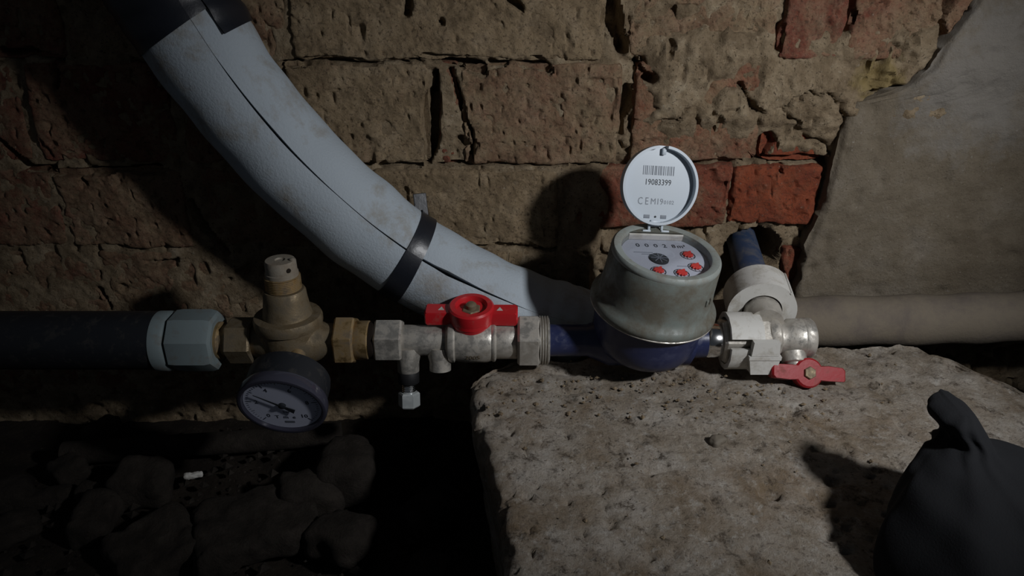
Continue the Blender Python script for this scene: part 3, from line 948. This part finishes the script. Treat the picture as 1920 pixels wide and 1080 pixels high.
for k in range(17):
    a = math.radians(50 + 80 * k / 16); fillp.append((.0335 * math.cos(a), .0335 * math.sin(a)))
fill = fillp + [(-.0215, .0262), (.0215, .0262)]
mesh('back_ledge', xf(prism(fill, .064, .0736, .0004), MM), M['shroud'], wm)
for k, ch in enumerate('00028'):
    text('numeral', ch, .0068, onD(-.0165 + k * .0072, .0165), M['ink'], dial)
text('numeral', 'm³', .0066, onD(.0185, .0165), M['ink'], dial)
pl_ = [box(-.0150, .0065, 0, .0150, .0006, .0002, .00005), box(-.0135, .0040, 0, .0070, .0006, .0002, .00005), box(-.0075, .0030, 0, .0050, .0016, .0002, .00005), box(.0100, -.0115, 0, .0080, .0006, .0002, .00005)]
mesh('fine_print', xf(join(*pl_), onD(0, 0)), M['inkfade'], dial, smooth=0)
sw = mesh('star_wheel', xf(lathe([(.0073, .0672), (.0073, .0684), (.0066, .0688), (.001, .0689)], 40), MM @ Matrix.Translation((-.0055, -.0028, 0))), M['ink'], dial, label='black star wheel')
sp = [xf(box(.0035, 0, 0, .006, .0006, .0002, .00005), Matrix.Rotation(k * math.pi / 4, 4, 'Z')) for k in range(8)]
mesh('spoke_marks', xf(join(*sp), onD(-.0055, -.0028, .0691)), M['inkfade'], dial, smooth=0)
for (x, y) in ((.0195, .0040), (.0200, -.0125), (.0060, -.0215), (-.0110, -.0190)):
    mk = [ring(.0054, .0058, 0, .0002, 32, .00005)]
    for k in range(10):
        mk.append(xf(box(.0049, 0, .0001, .0012, .0003, .0002, .00005), Matrix.Rotation(k * math.pi / 5, 4, 'Z')))
    mesh('pointer_scale', xf(join(*mk), onD(x, y)), M['ink'], dial, smooth=0)
    star = []
    for k in range(20):
        r = .0042 if k % 2 == 0 else .0030
        if k == 3: r = .0060
        star.append((r * math.cos(k * math.pi / 10), r * math.sin(k * math.pi / 10)))
    mesh('pointer', xf(prism(star, .0002, .0014, .0002), onD(x, y)), M['pointer'], dial, smooth=20, label='small red pointer wheel')
mesh('lens', xf(lathe([(.0336, .0712), (.0330, .0716), (.001, .0718)], 64, cap=False), MM), M['clear'], wm, label='clear plastic window')
# little raised marks on the shroud
for (ax, z, w, h) in ((-52, .050, .0030, .0055), (-45, .050, .0022, .0055), (-40, .0290, .004, .006)):
    a = math.radians(ax)
    mm_ = MM @ Matrix.Rotation(a, 4, 'Z') @ Matrix.Translation((.0424 if z > .03 else .0445, 0, z)) @ Matrix.Rotation(math.pi / 2, 4, 'Y')
    mesh('shroud_lug', xf(box(0, 0, 0, h, w, .0016, .0004), mm_), M['shroud'], sh)
# lid
tilt = math.radians(25)
LH = MM @ Matrix.Translation((.0000, .0305, .0698))
up = Vector((0, math.sin(tilt), math.cos(tilt))); nn = Vector((0, -math.cos(tilt), math.sin(tilt)))
LM3 = Matrix((Vector((1, 0, 0)), up, nn)).transposed().to_4x4()
LM = LH @ LM3 @ Matrix.Translation((0, .0375, 0))     # lid centre, local z faces the viewer
RL = .0302
lid = mesh('lid', xf(join(lathe([(RL - .0008, -.0010), (RL, -.0002), (RL, .0008), (RL - .0022, .0010)], 72)), LM), M['white'], wm, label='open white plastic lid')
na_ = math.radians(7)
mesh('lid_rim', xf(arc_ring(RL - .0020, RL, .0004, .0072, math.radians(90) + na_, math.radians(450) - na_, 90), LM), M['white'], lid)
mesh('lid_catch', xf(box(0.0018, RL - .0045, .0026, .003, .0050, .0034, .0004), LM), M['white'], lid)
for sx in (-1, 1):
    mesh('hinge_arm', xf(join(box(sx * .0052, -RL - .0012, .002, .0018, .0075, .0022, .0003), box(sx * .0075, -RL - .0048, .0025, .0064, .0018, .004, .0003)), LM), M['white'], lid)
    mesh('slot', xf(box(sx * .0068 - .0006, -RL + .0062, .0011, .0048, .0028, .0004, .0001), LM), M['inkfade'], lid, label='dark slot')
mesh('pin_hole', xf(lathe([(.0008, .0010), (.0008, .0014)], 14), LM @ Matrix.Translation((-.0004, -RL + .0062, 0))), M['ink'], lid)
mesh('hinge_tab', xf(box(-.0004, -RL + .0012, .0018, .0075, .0050, .0020, .0004), LM), M['white'], lid)
bars = []
bx_ = -.0130; r2 = random.Random(3)
while bx_ < .0125:
    w = r2.choice((.0004, .0006, .0011, .0008)); bars.append(box(bx_ + w / 2, .0113, .0011, w, .0070, .0002, .00005)); bx_ += w + r2.choice((.0004, .0007, .0010))
mesh('barcode', xf(join(*bars), LM), M['inkfade'], lid, smooth=0)
text('serial_number', '19083399', .0064, LM @ Matrix.Translation((-.0004, .0022, .0011)), M['ink'], lid, sx=.85)
text('approval_mark', 'C E', .0080, LM @ Matrix.Translation((-.0112, -.0125, .0011)), M['inkfade'], lid, sx=.75)
text('approval_mark', 'M19', .0066, LM @ Matrix.Translation((.0000, -.0125, .0011)), M['inkfade'], lid, sx=.9)
text('approval_mark', '0102', .0042, LM @ Matrix.Translation((.0098, -.0128, .0011)), M['inkfade'], lid)

# ------------------------------------------------------------------ outlet union with white seal collar
ou = thing('outlet_union', (X(1395), 0, -.024), 'grey union nut in a white plastic seal collar right of the meter', 'fitting')
mesh('union_nut', xf(hexa(.0190, X(1350), X(1438), 6, .0018, math.radians(10)), frame(c0(), (1, 0, 0))), M['steel'], ou, smooth=30)
SCM = frame(c0(), (1, 0, 0))
sc1 = mesh('seal_collar', xf(arc_ring(.0192, .0232, X(1358), X(1418), math.radians(-190), math.radians(150), 14), SCM), M['whitedirty'], ou, smooth=25, label='white plastic seal collar')
def clasp(z0, z1, w0, w1, y0):
    V = []
    for z, w in ((z0, w0), (z1, w1)):
        for x in (-w / 2, w / 2):
            for y in (y0, y0 + .006): V.append((x, y, z))
    return V, [(0, 1, 3, 2), (4, 6, 7, 5), (0, 2, 6, 4), (1, 5, 7, 3), (0, 4, 5, 1), (2, 3, 7, 6)]
kx = X(1417)
mesh('clasp', join(xf(clasp(.0000, .0115, .0215, .0200, -.0265), Matrix.Translation((kx, 0, AZ + .0005))),
                   xf(clasp(-.0030, .0000, .0245, .0250, -.0272), Matrix.Translation((kx, 0, AZ)))), M['whitedirty'], sc1, smooth=0)
mesh('clasp', xf(clasp(-.0160, -.0032, .0190, .0235, -.0265), Matrix.Translation((kx, 0, AZ))), M['whitedirty'], sc1, smooth=0)

# ------------------------------------------------------------------ outlet valve on the right
ov = thing('outlet_valve', (X(1485), 0, BZ), 'nickel plated outlet valve with a worn red handle resting on the block', 'valve')
CF = at(1428, 582, .020)                     # front centre of the white collar
PD = (HOLE + Vector((0, .03, .006)) - CF).normalized()
mesh('body', join(
    rodX([(.0150, X(1436)), (.0165, X(1442)), (.0165, X(1452)), (.0135, X(1458)), (.0135, X(1470)), (.0155, X(1476)), (.0158, X(1500))], c0(.002)),
    xf(lathe([(.0140, -.019), (.0150, -.012), (.0148, -.002), (.0138, .000), (.0138, .020)], 40), frame(CF, PD))), M['steel'], ov)
mesh('end_cap', rodX([(.0152, X(1498)), (.0162, X(1501)), (.0162, X(1516)), (.0145, X(1521)), (.0100, X(1522))], c0(.002)), M['steel'], ov)
wv = mesh('pipe_collar', xf(arc_ring(.0160, .0275, -.002, .027, math.radians(-20), math.radians(215), 28), frame(CF, PD)), M['whitedirty'], ov, smooth=30, label='white plastic half collar')
mesh('collar_rib', xf(arc_ring(.0268, .0284, -.0025, .027, math.radians(134), math.radians(138), 2), frame(CF, PD)), M['whitedirty'], wv)
HM = frame((X(1482), -.010, AZ - .006), (0, -.72, -.70))
mesh('spindle', xf(lathe([(.0095, 0), (.0095, .008), (.0075, .009), (.0075, .014)], 28), HM), M['steel'], ov)
H2 = Matrix.Translation((X(1500), -.0230, AZ - .0165)) @ Matrix.Rotation(math.radians(58), 4, 'X') @ Matrix.Rotation(math.radians(-3), 4, 'Z') @ Matrix.Rotation(math.radians(6), 4, 'Y')
def small_handle():
    up = [(.0300, .0030), (.0280, .0052), (.0170, .0062)] + [(.0118 * math.cos(math.radians(a)), .0118 * math.sin(math.radians(a))) for a in range(30, 160, 15)] + [(-.0170, .0060), (-.0290, .0058), (-.0300, .0045)]
    return up + [(-x, -y) for x, y in up]
h2 = mesh('handle', xf(prism(small_handle(), -.0050, .0050, .0014), H2), M['redworn'], ov, label='worn red handle')
mesh('screw', xf(hexa(.0050, .0040, .0070, 6, .0006), H2), M['bronze'], h2)

# blue pipe coming out of the hole
bl = thing('outlet_pipe', CF + PD * .05, 'blue plastic pipe leading from the white collar into a hole in the bricks', 'pipe')
mesh('pipe_run', xf(lathe([(.0125, .012), (.0135, .014), (.0135, .150)], 40), frame(CF, PD)), M['bluepipe'], bl)

# ------------------------------------------------------------------ black cloth on the block
def cloth_geo():
    rows = [(752, 1772, 1800, -.164), (758, 1755, 1812, -.165), (768, 1744, 1820, -.166), (782, 1748, 1828, -.167), (796, 1764, 1836, -.169), (810, 1774, 1842, -.172), (826, 1768, 1852, -.176), (842, 1758, 1880, -.180),
            (860, 1746, 1935, -.185), (885, 1730, 1995, -.191), (915, 1710, 2050, -.199), (955, 1684, 2110, -.205), (995, 1660, 2150, -.211), (1035, 1648, 2180, -.217), (1080, 1646, 2210, -.2235), (1120, 1650, 2240, -.2275)]
    n = 72
    A = np.array([[*at(xl, y, Y), *at(xr, y, Y)] for y, xl, xr, Y in rows])
    A = spline(A, 70)
    V = []
    for q in A:
        l, r_ = q[:3], q[3:]
        c = (l + r_) / 2; a = np.linalg.norm(r_ - l) / 2
        b = max(min(a * .95, .016 + .30 * a), .012)
        for k in range(n):
            t = 2 * math.pi * k / n
            V.append((c[0] + a * math.cos(t), c[1] + b * math.sin(t) - max(0, -math.sin(t)) * min(.05, a * .75), c[2]))
    V = np.array(V); m = len(A)
    u = np.repeat(np.linspace(0, 1, m), n); th = np.tile(np.linspace(0, 2 * math.pi, n, endpoint=False), m)
    amp = np.clip(u * 1.4, .15, 1) * (1 - np.clip((u - .9) / .1, 0, 1) * .7)
    N = np.stack([np.cos(th), np.sin(th), 0 * th], 1)
    f = .0035 * np.sin(th * 9 + 5 * u + 2 * fbm(V, 12, 2, 502)) + .006 * fbm(V, 24, 4, 500)
    side = np.abs(np.sin(th)) ** .7
    V += N * (f * amp * side)[:, None]
    V[:, 2] += .004 * fbm(V, 30, 3, 505) * amp * (u < .93)
    V[-n:, 2] = BZ + .003
    V[:, 2] = np.maximum(V[:, 2], BZ + .003)
    F = [(i * n + k, (i + 1) * n + k, (i + 1) * n + (k + 1) % n, i * n + (k + 1) % n) for i in range(m - 1) for k in range(n)]
    F.append(tuple(range(n))); F.append(tuple((m - 1) * n + k for k in range(n))[::-1])
    return V, F
cl = mesh('black_cloth', cloth_geo(), M['cloth'], None, None, 60)
tag(cl, 'rumpled black cloth with a pointed tip lying on the concrete block', 'cloth')

# ------------------------------------------------------------------ rubble on the floor
def stone_geo(c, size, seed, ang):
    s = np.array(size) / 2
    def disp(P, N):
        k = min(size)
        return k * .22 * fbm(P + seed, 1.6 / k, 3, seed) + .0012 * fbm(P, 160, 3, seed + 3)
    P, F = rough_box(-s, s, min(size) / 7, min(size) * .34, disp)
    P = P @ np.array(Matrix.Rotation(ang, 3, 'Z')).T
    P = P @ np.array(Matrix.Rotation(math.radians((seed * 37) % 24 - 12), 3, 'X')).T
    return P + np.array(c), F
STONES = [
    (268, 905, .046, .040, .030, 'wedge shaped pale stone beside the white scrap on the dark floor', 'stone'),
    (180, 972, .050, .030, .024, 'flat brownish stone below the wedge shaped pale stone', 'stone'),
    (80, 935, .045, .018, .016, 'long thin stone sliver on the dark floor at the left', 'stone'),
    (22, 930, .030, .034, .026, 'rounded stone cut by the left edge of the picture', 'stone'),
    (22, 992, .040, .024, .022, 'low stone in the bottom left corner', 'stone'),
    (128, 882, .028, .028, .022, 'small squarish stone above the thin stone sliver', 'stone'),
    (192, 808, .036, .022, .024, 'tilted stone near the wall foot under the black pipe', 'stone'),
    (168, 925, .020, .018, .016, 'small stone between the squarish stone and the pale wedge stone', 'stone'),
    (650, 885, .062, .050, .046, 'broken brick lump with a mortar crust below the drain plug', 'rubble'),
    (585, 925, .050, .040, .034, 'rough mortar lump left of the broken brick lump', 'rubble'),
    (480, 985, .072, .095, .026, 'large flat stone slab in front of the pressure gauge', 'rubble'),
    (290, 1030, .062, .060, .022, 'wide flat slab left of the large stone slab', 'rubble'),
    (810, 955, .030, .055, .026, 'long pale stone in the shade beside the concrete block', 'stone'),
    (640, 1010, .044, .050, .030, 'dark lump in front of the broken brick', 'rubble'),
    (805, 1068, .030, .026, .020, 'small stone below the long pale stone', 'stone'),
    (290, 962, .010, .010, .008, 'tiny pale pebble in front of the wedge stone', 'pebble'),
]
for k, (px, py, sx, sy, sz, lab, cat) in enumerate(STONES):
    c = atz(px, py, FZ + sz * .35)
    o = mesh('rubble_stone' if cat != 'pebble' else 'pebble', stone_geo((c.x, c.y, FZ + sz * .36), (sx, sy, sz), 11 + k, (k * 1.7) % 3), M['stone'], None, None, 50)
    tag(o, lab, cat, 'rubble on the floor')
o = mesh('white_scrap', stone_geo(tuple(atz(362, 891, FZ + .006)), (.016, .005, .005), 90, .2), M['whitedirty'], None, None, 50)
tag(o, 'small white scrap lying on the dark floor', 'scrap')
lp = spline([atz(120, 850, FZ + .012), atz(300, 838, FZ + .012), atz(480, 826, FZ + .012), atz(640, 812, FZ + .012)], 30)
o = mesh('buried_pipe', tube(lp, .0105, 20), M['stone'], None, None, 50)
tag(o, 'half buried dirty pipe along the wall foot behind the gauge', 'pipe')
# pebble on the block
c = atz(1345, 831, BZ)
o = mesh('pebble', stone_geo((c.x, c.y, BZ + .0022), (.011, .008, .006), 44, .5), M['pebble'], None, None, 50)
tag(o, 'small brown oval pebble on the concrete block', 'pebble')

# crumbs of mortar : uncountable
def crumbs(n, sampler, smin, smax, seed):
    r = random.Random(seed); V, F = [], []
    for _ in range(n):
        x, y, z = sampler(r)
        s = smin + (smax - smin) * r.random() ** 2.5
        b = len(V)
        for d in ((1, 0, 0), (-1, 0, 0), (0, 1, 0), (0, -1, 0), (0, 0, 1), (0, 0, -1)):
            V.append((x + d[0] * s * r.uniform(.6, 1.3), y + d[1] * s * r.uniform(.6, 1.3), z + d[2] * s * r.uniform(.5, 1)))
        for q in ((0, 2, 4), (2, 1, 4), (1, 3, 4), (3, 0, 4), (2, 0, 5), (1, 2, 5), (3, 1, 5), (0, 3, 5)):
            F.append(tuple(b + i for i in q))
    return V, F
def on_block(r):
    if r.random() < .6: return r.uniform(-.02, .24), r.uniform(-.075, -.01), BZ + .001
    return r.uniform(0.0, .33), r.uniform(-.26, .03), BZ + .0008
o = mesh('mortar_crumbs', crumbs(420, on_block, .0005, .0024, 5), M['mortar'], None, None, 0)
tag(o, 'loose mortar crumbs scattered over the concrete block', 'crumbs', None, 'stuff')
def on_floor(r): return r.uniform(-.42, -.03), r.uniform(-.22, .08), FZ + .002
o = mesh('floor_crumbs', crumbs(700, on_floor, .001, .006, 6), M['stone'], None, None, 0)
tag(o, 'loose grit scattered over the dark earth floor', 'grit', None, 'stuff')
